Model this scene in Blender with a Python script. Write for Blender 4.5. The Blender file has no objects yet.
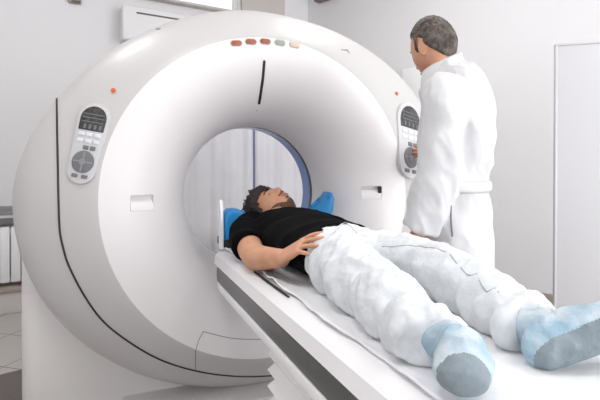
import bpy, bmesh, math, random
from mathutils import Vector, Matrix, noise
from mathutils.bvhtree import BVHTree
random.seed(4)
V = Vector
PI = math.pi
SC = bpy.context.scene
COL = SC.collection

# ------------------------------------------------------------------ camera
YAW = math.radians(22.6)
CS, SN = math.cos(YAW), math.sin(YAW)
CAM = V((-0.69, -1.987, 1.12))
F = 450.0
HOR = 168.0
PITCH = math.radians(0.5)

def ray(u, v):
    """direction through a photograph pixel"""
    a = (u - 300) / F
    b = (HOR - v) / F
    return V((SN + a * CS, CS - a * SN, b))

def at(u, v, D):
    return CAM + ray(u, v) * D

def floor_at(u, v):
    d = ray(u, v)
    return CAM + d * (-CAM.z / d.z)

# ------------------------------------------------------------------ materials
def mat(name, col, rough=0.5, metal=0.0, spec=0.5, col2=None, nscale=20.0, bump=0.0, bscale=60.0,
        emit=None, estr=0.0, coat=0.0, sheen=0.0, trans=0.0, sss=0.0, detail=4.0, alpha=1.0):
    m = bpy.data.materials.new(name)
    m.use_nodes = True
    nt = m.node_tree
    b = nt.nodes['Principled BSDF']
    b.inputs['Base Color'].default_value = (*col, 1)
    b.inputs['Roughness'].default_value = rough
    b.inputs['Metallic'].default_value = metal
    b.inputs['Specular IOR Level'].default_value = spec
    b.inputs['Coat Weight'].default_value = coat
    b.inputs['Sheen Weight'].default_value = sheen
    b.inputs['Transmission Weight'].default_value = trans
    b.inputs['Alpha'].default_value = alpha
    if sss:
        b.inputs['Subsurface Weight'].default_value = sss
        b.inputs['Subsurface Radius'].default_value = (0.012, 0.004, 0.002)
        b.inputs['Subsurface Scale'].default_value = 0.6
    if emit:
        b.inputs['Emission Color'].default_value = (*emit, 1)
        b.inputs['Emission Strength'].default_value = estr
    tc = nt.nodes.new('ShaderNodeTexCoord')
    if col2:
        n = nt.nodes.new('ShaderNodeTexNoise')
        n.inputs['Scale'].default_value = nscale
        n.inputs['Detail'].default_value = detail
        nt.links.new(tc.outputs['Object'], n.inputs['Vector'])
        r = nt.nodes.new('ShaderNodeValToRGB')
        r.color_ramp.elements[0].position = 0.35
        r.color_ramp.elements[1].position = 0.65
        r.color_ramp.elements[0].color = (*col, 1)
        r.color_ramp.elements[1].color = (*col2, 1)
        nt.links.new(n.outputs['Fac'], r.inputs['Fac'])
        nt.links.new(r.outputs['Color'], b.inputs['Base Color'])
    if bump:
        n = nt.nodes.new('ShaderNodeTexNoise')
        n.inputs['Scale'].default_value = bscale
        n.inputs['Detail'].default_value = 3
        nt.links.new(tc.outputs['Object'], n.inputs['Vector'])
        bp = nt.nodes.new('ShaderNodeBump')
        bp.inputs['Strength'].default_value = bump
        bp.inputs['Distance'].default_value = 0.01
        nt.links.new(n.outputs['Fac'], bp.inputs['Height'])
        nt.links.new(bp.outputs['Normal'], b.inputs['Normal'])
    return m

M = {}
M['shell'] = mat('scanner white plastic', (0.525, 0.512, 0.507), 0.40, coat=0.08, col2=(0.535, 0.522, 0.517), nscale=3)
M['funnel'] = mat('scanner funnel plastic', (0.76, 0.735, 0.74), 0.42, col2=(0.77, 0.745, 0.75), nscale=3)
M['pedestal'] = mat('pedestal plastic', (0.68, 0.66, 0.645), 0.5, col2=(0.69, 0.67, 0.655), nscale=3)
M['gasket'] = mat('black gasket', (0.012, 0.012, 0.014), 0.5)
M['line'] = mat('panel gap', (0.16, 0.12, 0.12), 0.6)
M['tunnel'] = mat('tunnel wall with painted sky reflection', (0.16, 0.29, 0.62), 0.15, spec=0.7)  # sky reflection on the bore wall put into the base colour
M['ringdark'] = mat('dark bore ring', (0.04, 0.045, 0.06), 0.35)
M['orange'] = mat('amber lens', (0.33, 0.085, 0.035), 0.35, col2=(0.28, 0.07, 0.03), nscale=60)
M['green'] = mat('grey green lens', (0.24, 0.30, 0.24), 0.35, col2=(0.30, 0.35, 0.29), nscale=60)
M['cream'] = mat('cream lens', (0.62, 0.48, 0.38), 0.35, col2=(0.66, 0.53, 0.43), nscale=60)
M['lensrim'] = mat('lens rim', (0.55, 0.5, 0.48), 0.5)
M['display'] = mat('panel display', (0.02, 0.02, 0.02), 0.4, col2=(0.07, 0.07, 0.07), nscale=70)
M['key'] = mat('grey key', (0.16, 0.16, 0.165), 0.5)
M['key_light'] = mat('white key', (0.7, 0.7, 0.72), 0.5)
M['panelbase'] = mat('panel plate', (0.56, 0.56, 0.58), 0.4)
M['logo'] = mat('grey lettering', (0.25, 0.25, 0.28), 0.5)
M['redbtn'] = mat('red orange button', (0.6, 0.13, 0.05), 0.35)
M['table'] = mat('table white', (0.87, 0.86, 0.87), 0.4, col2=(0.88, 0.87, 0.88), nscale=4)
M['rail'] = mat('grey metal rail', (0.13, 0.13, 0.13), 0.3, metal=0.5)
M['bellows'] = mat('bellows white', (0.86, 0.84, 0.83), 0.6)
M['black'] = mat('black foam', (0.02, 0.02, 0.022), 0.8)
M['sheet'] = mat('white paper sheet', (0.83, 0.83, 0.845), 0.85, bump=0.25, bscale=45)
M['blue'] = mat('blue vinyl', (0.010, 0.23, 0.56), 0.38, col2=(0.014, 0.26, 0.6), nscale=6)
M['skin'] = mat('light skin', (0.56, 0.27, 0.155), 0.5, col2=(0.62, 0.33, 0.21), nscale=14, sss=0.12, bump=0.08, bscale=120)
M['skin2'] = mat('tanned skin', (0.52, 0.24, 0.14), 0.5, col2=(0.58, 0.30, 0.19), nscale=14, sss=0.12, bump=0.08, bscale=120)
M['hair'] = mat('dark brown hair', (0.007, 0.004, 0.003), 0.6, col2=(0.022, 0.011, 0.007), nscale=90, bump=0.7, bscale=120)
M['beard'] = mat('short beard', (0.07, 0.035, 0.022), 0.7, col2=(0.24, 0.125, 0.08), nscale=160, bump=0.8, bscale=300)
M['greyhair'] = mat('greying brown hair', (0.028, 0.017, 0.012), 0.6, col2=(0.15, 0.12, 0.105), nscale=42, bump=0.8, bscale=150)
M['eye'] = mat('eye white', (0.42, 0.38, 0.36), 0.4)
M['iris'] = mat('dark iris', (0.03, 0.018, 0.012), 0.2)
M['lip'] = mat('lip', (0.42, 0.17, 0.14), 0.5)
M['shirt'] = mat('black cotton', (0.0035, 0.0035, 0.0042), 0.95, spec=0.08, bump=0.2, bscale=200)
M['jeans'] = mat('pale denim', (0.66, 0.685, 0.71), 0.9, col2=(0.72, 0.74, 0.76), nscale=30, bump=0.45, bscale=38, spec=0.2)
M['seam'] = mat('denim seam', (0.36, 0.38, 0.41), 0.9)
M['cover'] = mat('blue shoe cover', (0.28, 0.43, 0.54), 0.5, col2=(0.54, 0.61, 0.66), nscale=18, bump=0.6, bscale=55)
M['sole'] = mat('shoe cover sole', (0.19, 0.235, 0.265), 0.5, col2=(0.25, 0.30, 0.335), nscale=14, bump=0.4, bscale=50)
M['coat'] = mat('white cotton coat', (0.62, 0.62, 0.633), 0.9, spec=0.2, bump=0.2, bscale=30)
M['pocketgap'] = mat('pocket gap', (0.18, 0.19, 0.21), 0.8)
M['trouser'] = mat('white trousers', (0.7, 0.7, 0.72), 0.9)
M['shoe'] = mat('white shoe', (0.6, 0.6, 0.6), 0.5)
M['wall'] = mat('painted wall', (0.77, 0.76, 0.775), 0.75, col2=(0.78, 0.77, 0.785), nscale=2, bump=0.03, bscale=200)
M['ceil'] = mat('ceiling paint', (0.8, 0.8, 0.8), 0.9)
M['column'] = mat('beige paint', (0.55, 0.51, 0.48), 0.8)
M['skirting'] = mat('brown skirting', (0.31, 0.25, 0.22), 0.6, col2=(0.36, 0.30, 0.265), nscale=8)
M['acw'] = mat('air conditioner plastic', (0.78, 0.77, 0.78), 0.4)
M['slot'] = mat('dark slot', (0.12, 0.11, 0.11), 0.6)
M['radiator'] = mat('radiator enamel', (0.78, 0.78, 0.79), 0.35)
M['pipe'] = mat('grey metal', (0.19, 0.19, 0.20), 0.45, metal=0.4)
M['plinth'] = mat('plinth paint', (0.55, 0.52, 0.5), 0.6)
M['curtain'] = mat('lavender grey curtain', (0.74, 0.735, 0.775), 0.85, col2=(0.78, 0.775, 0.81), nscale=4)
M['curtain_edge'] = mat('blue grey hem', (0.20, 0.21, 0.36), 0.85)
M['cab'] = mat('white laminate', (0.54, 0.535, 0.555), 0.4)
M['lam'] = mat('bright white laminate', (0.9, 0.9, 0.9), 0.4)
M['tan'] = mat('tan plastic', (0.34, 0.28, 0.22), 0.5)
M['brown'] = mat('brown metal', (0.2, 0.16, 0.145), 0.5)
M['mat'] = mat('dark rubber mat', (0.145, 0.125, 0.12), 0.8, bump=0.3, bscale=150)
M['frame'] = mat('window frame white', (0.75, 0.75, 0.75), 0.4)
M['glass'] = mat('window glass', (1, 1, 1), 0.0, trans=1.0, spec=0.5)
M['lamp'] = mat('ceiling lamp diffuser', (0.9, 0.9, 0.9), 0.6, emit=(1, 0.99, 0.97), estr=3.0)

def tile_mat():
    m = bpy.data.materials.new('grey floor tile'); m.use_nodes = True
    nt = m.node_tree; b = nt.nodes['Principled BSDF']; b.inputs['Roughness'].default_value = 0.35
    tc = nt.nodes.new('ShaderNodeTexCoord')
    mp = nt.nodes.new('ShaderNodeMapping'); mp.inputs['Rotation'].default_value = (0, 0, math.radians(38))
    br = nt.nodes.new('ShaderNodeTexBrick')
    br.offset = 0.0
    br.inputs['Color1'].default_value = (0.44, 0.41, 0.39, 1)
    br.inputs['Color2'].default_value = (0.46, 0.43, 0.41, 1)
    br.inputs['Mortar'].default_value = (0.15, 0.13, 0.12, 1)
    br.inputs['Scale'].default_value = 1.0
    br.inputs['Mortar Size'].default_value = 0.004
    br.inputs['Brick Width'].default_value = 0.4
    br.inputs['Row Height'].default_value = 0.4
    nt.links.new(tc.outputs['Object'], mp.inputs['Vector'])
    nt.links.new(mp.outputs['Vector'], br.inputs['Vector'])
    nt.links.new(br.outputs['Color'], b.inputs['Base Color'])
    return m
M['tile'] = tile_mat()

# ------------------------------------------------------------------ object helpers
def link(name, me, parent=None, loc=None):
    o = bpy.data.objects.new(name, me)
    COL.objects.link(o)
    if parent is not None:
        o.parent = parent
    if loc is not None:
        o.location = loc
    return o

def tag(o, label, cat, group=None):
    o['label'] = label
    o['category'] = cat
    if group:
        o['group'] = group
    return o

def thing(name, label, cat, loc=(0, 0, 0), rz=0.0, group=None):
    o = link(name, None)
    o.location = loc
    o.rotation_euler = (0, 0, rz)
    return tag(o, label, cat, group)

def bm_mesh(name, bm, m, smooth=True, ang=35, recalc=True):
    if recalc:
        bmesh.ops.recalc_face_normals(bm, faces=bm.faces)
    me = bpy.data.meshes.new(name)
    bm.to_mesh(me); bm.free()
    ms = m if isinstance(m, (list, tuple)) else [m]
    for x in ms:
        me.materials.append(x)
    if smooth:
        for p in me.polygons: p.use_smooth = True
        me.set_sharp_from_angle(angle=math.radians(ang))
    return me

def obj(name, bm, m, parent=None, smooth=True, ang=35, recalc=True):
    """links one mesh; world-space verts are kept in place under a moved parent"""
    me = bm_mesh(name, bm, m, smooth, ang, recalc)
    o = link(name, me)
    if parent is not None:
        me.transform(wm(parent).inverted())
        o.parent = parent
    return o

def wm(o):
    m = Matrix.Translation(o.location) @ o.rotation_euler.to_matrix().to_4x4()
    if o.parent is not None:
        m = wm(o.parent) @ m
    return m

def struct(name, bm, m, smooth=False):
    o = obj(name, bm, m, None, smooth)
    o['kind'] = 'structure'
    return o

def NB(): return bmesh.new()

def box(bm, c, s, mx=None, bev=0.0, mi=0, seg=2):
    t = bmesh.new()
    bmesh.ops.create_cube(t, size=1)
    for v in t.verts:
        v.co = V((v.co.x * s[0], v.co.y * s[1], v.co.z * s[2]))
    if bev:
        bmesh.ops.bevel(t, geom=t.edges[:], offset=bev, segments=seg, affect='EDGES', profile=0.5)
    for v in t.verts:
        v.co = v.co + V(c)
        if mx is not None:
            v.co = mx @ v.co
    merge(bm, t, mi)

def merge(bm, t, mi=0):
    vm = {}
    for v in t.verts:
        vm[v.index if False else v] = bm.verts.new(v.co)
    for f in t.faces:
        try:
            g = bm.faces.new([vm[v] for v in f.verts]); g.material_index = mi
        except ValueError:
            pass
    t.free()

def prism(bm, poly, axis_a, axis_b, axis_n, org, h0, h1, mi=0, bev=0.0):
    """2D polygon in (axis_a, axis_b) at org, extruded along axis_n from h0 to h1"""
    t = bmesh.new()
    A, B, N, O = V(axis_a), V(axis_b), V(axis_n), V(org)
    lo = [t.verts.new(O + A * p[0] + B * p[1] + N * h0) for p in poly]
    hi = [t.verts.new(O + A * p[0] + B * p[1] + N * h1) for p in poly]
    n = len(poly)
    t.faces.new(lo[::-1]); top = t.faces.new(hi)
    for i in range(n):
        t.faces.new((lo[i], lo[(i + 1) % n], hi[(i + 1) % n], hi[i]))
    bmesh.ops.recalc_face_normals(t, faces=t.faces)
    if bev:
        bmesh.ops.bevel(t, geom=list(top.edges), offset=bev, segments=2, affect='EDGES', profile=0.5)
    merge(bm, t, mi)

def catmull(P, n):
    """resample a list of equal length tuples with n steps per span"""
    out = []
    L = len(P)
    for i in range(L - 1):
        p0 = P[max(i - 1, 0)]; p1 = P[i]; p2 = P[i + 1]; p3 = P[min(i + 2, L - 1)]
        for k in range(n):
            t = k / n
            out.append(tuple(0.5 * ((2 * b) + (-a + c) * t + (2 * a - 5 * b + 4 * c - d) * t * t + (-a + 3 * b - 3 * c + d) * t ** 3)
                             for a, b, c, d in zip(p0, p1, p2, p3)))
    out.append(tuple(P[-1]))
    return out

def tube(bm, pts, up=(0, 0, 1), seg=20, sub=5, cap=True, sq=1.0):
    """pts: (x,y,z,a,b) - a half width across, b half width along 'up'. Rounded ends."""
    P = catmull([tuple(p) if len(p) == 5 else (p[0], p[1], p[2], p[3], p[3]) for p in pts], sub)
    C = [V(p[:3]) for p in P]
    rings = []
    n = len(P)
    for i in range(n):
        t = (C[min(i + 1, n - 1)] - C[max(i - 1, 0)]).normalized()
        u = V(up); u = (u - t * u.dot(t))
        if u.length < 1e-4:
            u = t.orthogonal()
        u.normalize()
        s = u.cross(t).normalized()
        rings.append((C[i], t, u, s, max(P[i][3], 1e-4), max(P[i][4], 1e-4)))
    full = []
    if cap:
        c, t, u, s, a, b = rings[0]
        r = min(a, b)
        for k in (0.02, 0.35, 0.7, 0.92):
            ang = k * PI / 2
            full.append((c - t * r * cap * math.cos(ang), t, u, s, a * math.sin(ang), b * math.sin(ang)))
    full += rings
    if cap:
        c, t, u, s, a, b = rings[-1]
        r = min(a, b)
        for k in (0.92, 0.7, 0.35, 0.02):
            ang = k * PI / 2
            full.append((c + t * r * cap * math.cos(ang), t, u, s, a * math.sin(ang), b * math.sin(ang)))
    vs = []
    for c, t, u, s, a, b in full:
        row = []
        for j in range(seg):
            th = 2 * PI * j / seg
            ca, sa = math.cos(th), math.sin(th)
            if sq != 1.0:
                ca = math.copysign(abs(ca) ** sq, ca); sa = math.copysign(abs(sa) ** sq, sa)
            row.append(bm.verts.new(c + s * (a * ca) + u * (b * sa)))
        vs.append(row)
    for i in range(len(vs) - 1):
        for j in range(seg):
            bm.faces.new((vs[i][j], vs[i][(j + 1) % seg], vs[i + 1][(j + 1) % seg], vs[i + 1][j]))
    bm.faces.new(vs[0][::-1]); bm.faces.new(vs[-1])

def ball(bm, c, r, mx=None, sub=3):
    t = bmesh.new()
    bmesh.ops.create_icosphere(t, subdivisions=sub, radius=1)
    r = (r, r, r) if not isinstance(r, (tuple, list)) else r
    for v in t.verts:
        q = V((v.co.x * r[0], v.co.y * r[1], v.co.z * r[2]))
        if mx is not None: q = mx @ q
        v.co = q + V(c)
    merge(bm, t)

def evaluated(bm, mods):
    """bm -> new mesh after modifiers (list of (type, dict))"""
    bmesh.ops.recalc_face_normals(bm, faces=bm.faces)
    me = bpy.data.meshes.new('tmp'); bm.to_mesh(me); bm.free()
    o = bpy.data.objects.new('tmp', me); COL.objects.link(o)
    for t, kw in mods:
        md = o.modifiers.new(t, t)
        for k, v in kw.items(): setattr(md, k, v)
    dg = bpy.context.evaluated_depsgraph_get(); dg.update()
    out = bpy.data.meshes.new_from_object(o.evaluated_get(dg))
    bpy.data.objects.remove(o); bpy.data.meshes.remove(me)
    return out

def skin_union(bm, vox=0.006, smooth=4, fac=0.5):
    return evaluated(bm, [('REMESH', dict(mode='VOXEL', voxel_size=vox, use_smooth_shade=True)),
                          ('SMOOTH', dict(iterations=smooth, factor=fac))])

def add_me(name, me, m, parent):
    me.name = name
    me.materials.clear()
    for x in (m if isinstance(m, (list, tuple)) else [m]):
        me.materials.append(x)
    for p in me.polygons: p.use_smooth = True
    o = link(name, me)
    if parent is not None:
        me.transform(wm(parent).inverted())
        o.parent = parent
    return o

def wrinkle(me, fn):
    me.update()
    nv = [v.normal.copy() for v in me.vertices]
    for v, n in zip(me.vertices, nv):
        v.co = v.co + n * fn(v.co, n)
    me.update()

# ------------------------------------------------------------------ the room
A = floor_at(497, 293); B = floor_at(553, 303)
ed = (B - A).normalized()                          # along the right wall, towards the camera
K = A.copy()
for i in range(400):                               # corner of back and right wall
    K = A - ed * (i * 0.02)
    d = K - CAM
    if 300 + F * (d.x * CS - d.y * SN) / (d.x * SN + d.y * CS) < 309: break
bd = -(V((CS, -SN, 0)) * 0.871 + V((SN, CS, 0)) * 0.491).normalized()   # along the back wall, to the left
bn = V((-bd.y, bd.x, 0))
if bn.dot(CAM - K) < 0: bn = -bn
rn = V((-ed.y, ed.x, 0))
if rn.dot(CAM - K) < 0: rn = -rn
HC = 3.45
BW = Matrix(((bd.x, bn.x, 0, K.x), (bd.y, bn.y, 0, K.y), (0, 0, 1, 0), (0, 0, 0, 1)))   # x left along wall, y into room
RW = Matrix(((ed.x, rn.x, 0, K.x), (ed.y, rn.y, 0, K.y), (0, 0, 1, 0), (0, 0, 0, 1)))
BWL = 4.6
def bw_hit(u, v, off=0.0):
    """point of the back wall (moved off into the room) in wall coordinates"""
    d = ray(u, v); p0 = K + bn * off
    t = (p0 - CAM).dot(bn) / d.dot(bn)
    return BW.inverted() @ (CAM + d * t)
def rw_hit(u, v, off=0.0):
    d = ray(u, v); p0 = K + rn * off
    t = (p0 - CAM).dot(rn) / d.dot(rn)
    return RW.inverted() @ (CAM + d * t)

bm = NB(); box(bm, (0.3, 0.5, -0.05), (10, 9, 0.1)); struct('floor', bm, M['tile'])
bm = NB(); box(bm, (0.3, 0.5, HC + 0.05), (10, 9, 0.1)); struct('ceiling', bm, M['ceil'])
# window opening high in the back wall
w1 = bw_hit(238, 13).x; wz = bw_hit(190, 6).z; w0 = w1 + 1.5; wt = 3.3
bm = NB()
box(bm, (w1 / 2, -0.08, HC / 2), (w1, 0.16, HC), BW)
box(bm, ((w0 + BWL) / 2, -0.08, HC / 2), (BWL - w0, 0.16, HC), BW)
box(bm, ((w0 + w1) / 2, -0.08, wz / 2), (w0 - w1, 0.16, wz), BW)
box(bm, ((w0 + w1) / 2, -0.08, (HC + wt) / 2), (w0 - w1, 0.16, HC - wt), BW)
struct('wall_back', bm, M['wall'])
bm = NB()
for x in (w1 + 0.02, w0 - 0.02, (w0 + w1) / 2): box(bm, (x, -0.05, (wz + wt) / 2), (0.045, 0.06, wt - wz), BW, 0.004)
for z in (wz + 0.022, wt - 0.022): box(bm, ((w0 + w1) / 2, -0.05, z), (w0 - w1, 0.06, 0.045), BW, 0.004)
win = struct('window_1', bm, M['frame'])
bm = NB(); box(bm, ((w0 + w1) / 2, -0.05, (wz + wt) / 2), (w0 - w1 - 0.06, 0.006, wt - wz - 0.06), BW); obj('pane', bm, M['glass'], win, False)
bm = NB(); box(bm, ((w0 + w1) / 2, 0.03, wz - 0.012), (w0 - w1 + 0.1, 0.12, 0.024), BW, 0.005); obj('sill', bm, M['column'], win)
bm = NB(); cx = (bw_hit(240, 5).x + bw_hit(284, 5).x) / 2
box(bm, (cx, 0.02, HC / 2), (abs(bw_hit(240, 5).x - bw_hit(284, 5).x) - 0.02, 0.04, HC), BW, 0.004); struct('trim_1', bm, M['column'])
bm = NB(); box(bm, (2.9, -0.08, HC / 2), (5.8, 0.16, HC), RW); struct('wall_right', bm, M['wall'])
bm = NB(); box(bm, (2.9, 0.012, 0.035), (5.76, 0.024, 0.07), RW, 0.004); struct('baseboard_right', bm, M['skirting'])
LK = BW @ V((BWL, 0, 0))
LW = Matrix(((-bn.x, bd.x, 0, LK.x), (-bn.y, bd.y, 0, LK.y), (0, 0, 1, 0), (0, 0, 0, 1)))
bm = NB(); box(bm, (-3.6, 0.08, HC / 2), (7.2, 0.16, HC), LW); struct('wall_left', bm, M['wall'])
# front wall behind the viewer with an unseen wide key-light window on the right
FY = -4.05; wx0, wx1, wz0, wz1 = 1.0, 4.5, 0.25, 2.65
bm = NB()
VX0, VX1 = -3.6, -1.6  # left window opening, unseen and added for fill light
box(bm, ((-4.9 + VX0) / 2, FY - 0.08, HC / 2), (VX0 + 4.9, 0.16, HC)); box(bm, ((VX1 + wx0) / 2, FY - 0.08, HC / 2), (wx0 - VX1, 0.16, HC)); box(bm, ((5.5 + wx1) / 2, FY - 0.08, HC / 2), (5.5 - wx1, 0.16, HC))
for x0, x1 in ((VX0, VX1), (wx0, wx1)):
    box(bm, ((x0 + x1) / 2, FY - 0.08, wz0 / 2), (x1 - x0, 0.16, wz0)); box(bm, ((x0 + x1) / 2, FY - 0.08, (HC + wz1) / 2), (x1 - x0, 0.16, HC - wz1))
struct('wall_front', bm, M['wall'])
for nm, x0, x1, kk, pw_ in (('unseen_key_window', wx0, wx1, 4, 100), ('fill_window', VX0, VX1, 3, 46)):
    bm = NB()
    for k in range(kk): box(bm, (x0 + 0.03 + (x1 - x0 - 0.06) * k / (kk - 1), FY - 0.06, (wz0 + wz1) / 2), (0.06, 0.06, wz1 - wz0), None, 0.004)
    for z in (wz0 + 0.03, wz1 - 0.03): box(bm, ((x0 + x1) / 2, FY - 0.06, z), (x1 - x0, 0.06, 0.06), None, 0.004)
    unseen_win = struct(nm, bm, M['frame'])
    bm = NB(); box(bm, ((x0 + x1) / 2, FY - 0.06, (wz0 + wz1) / 2), (x1 - x0 - 0.08, 0.006, wz1 - wz0 - 0.08)); obj('pane', bm, M['glass'], unseen_win, False)
    ld = bpy.data.lights.new('added_window_light', 'AREA'); ld.shape = 'RECTANGLE'; ld.size = x1 - x0 - 0.1; ld.size_y = wz1 - wz0 - 0.1; ld.energy = pw_; ld.color = (0.97, 0.985, 1.0)  # area light added inside each unseen window
    lo = bpy.data.objects.new('added_window_light', ld); COL.objects.link(lo); lo.location = ((x0 + x1) / 2, FY + 0.02, (wz0 + wz1) / 2); lo.rotation_euler = (PI / 2, 0, 0)

# low plinth along the back wall, left
p = floor_at(0, 316); pw = BW.inverted() @ p
pz = bw_hit(2, 290, pw.y).z
bm = NB(); box(bm, (BWL / 2 + 0.7, pw.y / 2, (pz - 0.03) / 2), (BWL - 1.4, pw.y - 0.03, pz - 0.03), BW, 0.004); pl = struct('trim_2', bm, M['plinth'])
bm = NB(); box(bm, (BWL / 2 + 0.7, pw.y / 2, pz - 0.0149), (BWL - 1.4, pw.y, 0.03), BW, 0.006); obj('ledge', bm, M['skirting'], pl)

# radiator standing on the plinth
rx = bw_hit(10, 250, pw.y - 0.1).x
rt = bw_hit(5, 226, pw.y - 0.1).z
rad = thing('radiator', 'white ribbed radiator behind the left side of the scanner', 'radiator', BW @ V((rx + 0.25, pw.y - 0.12, pz)), math.atan2(bd.y, bd.x))
bm = NB()
for k in range(11):
    box(bm, (rx - 0.18 + k * 0.072, pw.y - 0.12, (pz + rt) / 2 + 0.01), (0.066, 0.09, rt - pz - 0.04), BW, 0.012)
obj('rib_panel', bm, M['radiator'], rad)
bm = NB()
for z in (pz + 0.05, rt - 0.05): box(bm, (rx + 0.18, pw.y - 0.12, z), (0.76, 0.04, 0.04), BW, 0.01)
for s in (-0.1, 0.45): box(bm, (rx + s, pw.y - 0.12, pz + 0.02), (0.03, 0.06, 0.04), BW, 0.005)
obj('header_pipe', bm, M['radiator'], rad)
# grey service duct above the radiator
dz0 = bw_hit(5, 225, pw.y - 0.14).z; dz1 = bw_hit(5, 211, pw.y - 0.14).z
dct = thing('cable_duct', 'grey metal duct on the wall above the white radiator', 'duct', BW @ V((rx + 0.2, 0.0, dz0)), math.atan2(bd.y, bd.x))
dzc = (dz0 + dz1) / 2
bm = NB(); box(bm, (rx + 0.15, (pw.y - 0.14) / 2 + 0.001, dzc), (0.9, pw.y - 0.144, dz1 - dz0), BW, 0.012); obj('body', bm, M['pipe'], dct)
bm = NB(); box(bm, (rx + 0.15, pw.y - 0.136, dzc + 0.008), (0.88, 0.012, 0.022), BW, 0.003); obj('strip', bm, M['plinth'], dct)
# mat
m0 = floor_at(0, 385); md = V((CS, -SN, 0))
pts = [floor_at(-60, 392), floor_at(25, 371), floor_at(70, 440), floor_at(-60, 470)]
bm = NB(); prism(bm, [(q.x, q.y) for q in pts], (1, 0, 0), (0, 1, 0), (0, 0, 1), (0, 0, 0), 0.0, 0.012, bev=0.003)
tag(obj('floor_mat', bm, M['mat']), 'dark rubber mat on the tiles at the lower left', 'mat')

# air conditioner
a0 = bw_hit(120, 30, 0.0).x; off = 0.2
az1 = bw_hit(130, 5, off).z; az0 = az1 - 0.34
ax0 = bw_hit(123, 20, off).x
ac = thing('air_conditioner', 'white split air conditioner on the back wall under the high window', 'air conditioner', BW @ V((ax0 - 0.42, 0, az0)), math.atan2(bd.y, bd.x))
bm = NB(); box(bm, (ax0 - 0.42, off / 2, (az0 + az1) / 2), (0.84, off, az1 - az0), BW, 0.02, seg=3); obj('body', bm, M['acw'], ac)
s0 = bw_hit(137, 13, off); s1 = bw_hit(182, 20.5, off)
bm = NB(); box(bm, ((s0.x + s1.x) / 2 - 0.1, off + 0.0, (s0.z + s1.z) / 2), (abs(s0.x - s1.x) + 0.2, 0.008, 0.016), BW, 0.002); obj('air_slot', bm, M['slot'], ac)
bm = NB(); box(bm, (ax0 - 0.42, off - 0.002, az0 + 0.05), (0.74, 0.012, 0.06), BW, 0.004); obj('louver', bm, M['acw'], ac)

# small fittings high on the walls
q = bw_hit(75.5, 1, 0.03)
sn = thing('wall_sensor', 'small tan sensor box high on the left part of the back wall', 'sensor', BW @ V((q.x, 0, q.z)), math.atan2(bd.y, bd.x))
bm = NB(); box(bm, (q.x, 0.02, q.z + 0.02), (0.11, 0.04, 0.09), BW, 0.008); obj('case', bm, M['tan'], sn)
bm = NB(); box(bm, (q.x - 0.01, 0.042, q.z - 0.012), (0.075, 0.006, 0.02), BW, 0.002); obj('lens', bm, M['slot'], sn)
q = rw_hit(325, 1, 0.05)
sn = thing('wall_bracket', 'small brown metal bracket high on the wall above the scanner', 'bracket', RW @ V((q.x, 0, q.z)), math.atan2(ed.y, ed.x))
bm = NB(); box(bm, (q.x, 0.05, q.z + 0.02), (0.26, 0.1, 0.03), RW, 0.006); obj('shelf_arm', bm, M['brown'], sn)
bm = NB(); box(bm, (q.x, 0.008, q.z + 0.06), (0.2, 0.016, 0.1), RW, 0.004); obj('back_plate', bm, M['column'], sn)
# white box on the wall behind the doctor's chin
q = rw_hit(402, 69, 0.18); q2 = rw_hit(446, 112, 0.18)
wc = thing('wall_cabinet', 'white wall cabinet partly hidden behind the doctor and the scanner edge', 'cabinet', RW @ V(((q.x + q2.x) / 2, 0, q2.z)), math.atan2(ed.y, ed.x))
bm = NB(); box(bm, ((q.x + q2.x) / 2, 0.085, (q.z + q2.z) / 2), (abs(q2.x - q.x), 0.17, abs(q.z - q2.z)), RW, 0.006); obj('body', bm, M['lam'], wc)
bm = NB(); box(bm, ((q.x + q2.x) / 2, 0.176, (q.z + q2.z) / 2), (abs(q2.x - q.x) - 0.01, 0.014, abs(q.z - q2.z) - 0.01), RW, 0.004); obj('door', bm, M['lam'], wc)

# tall white cabinet on the right
c0 = at(555, 44, 2.5); ct = c0.z
ca = (V((CS, -SN, 0)) * 0.963 + V((SN, CS, 0)) * -0.27).normalized(); cb = V((-ca.y, ca.x, 0))
if cb.dot(CAM - c0) > 0: cb = -cb                     # away from the viewer
CM = Matrix(((ca.x, cb.x, 0, c0.x), (ca.y, cb.y, 0, c0.y), (0, 0, 1, 0), (0, 0, 0, 1)))
tc_ = thing('partition_screen', 'tall plain white partition panel standing at the right edge beyond the feet', 'partition', CM @ V((0.45, 0.02, 0)), math.atan2(ca.y, ca.x))
bm = NB(); box(bm, (0.45, 0.021, ct / 2 + 0.04), (0.892, 0.026, ct - 0.088), CM, 0.003); obj('panel', bm, M['cab'], tc_)
bm = NB()
for x in (0.006, 0.894): box(bm, (x, 0.02, ct / 2 + 0.04), (0.012, 0.036, ct - 0.08), CM, 0.003)
for z in (ct - 0.006, 0.086): box(bm, (0.45, 0.02, z), (0.9, 0.036, 0.012), CM, 0.003)
obj('edge_frame', bm, M['cab'], tc_)
for x in (0.08, 0.82):
    bm = NB(); box(bm, (x, 0.02, 0.06), (0.05, 0.03, 0.06), CM, 0.004); box(bm, (x, 0.02, 0.016), (0.06, 0.42, 0.032), CM, 0.008); obj('foot', bm, M['pipe'], tc_)

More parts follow.
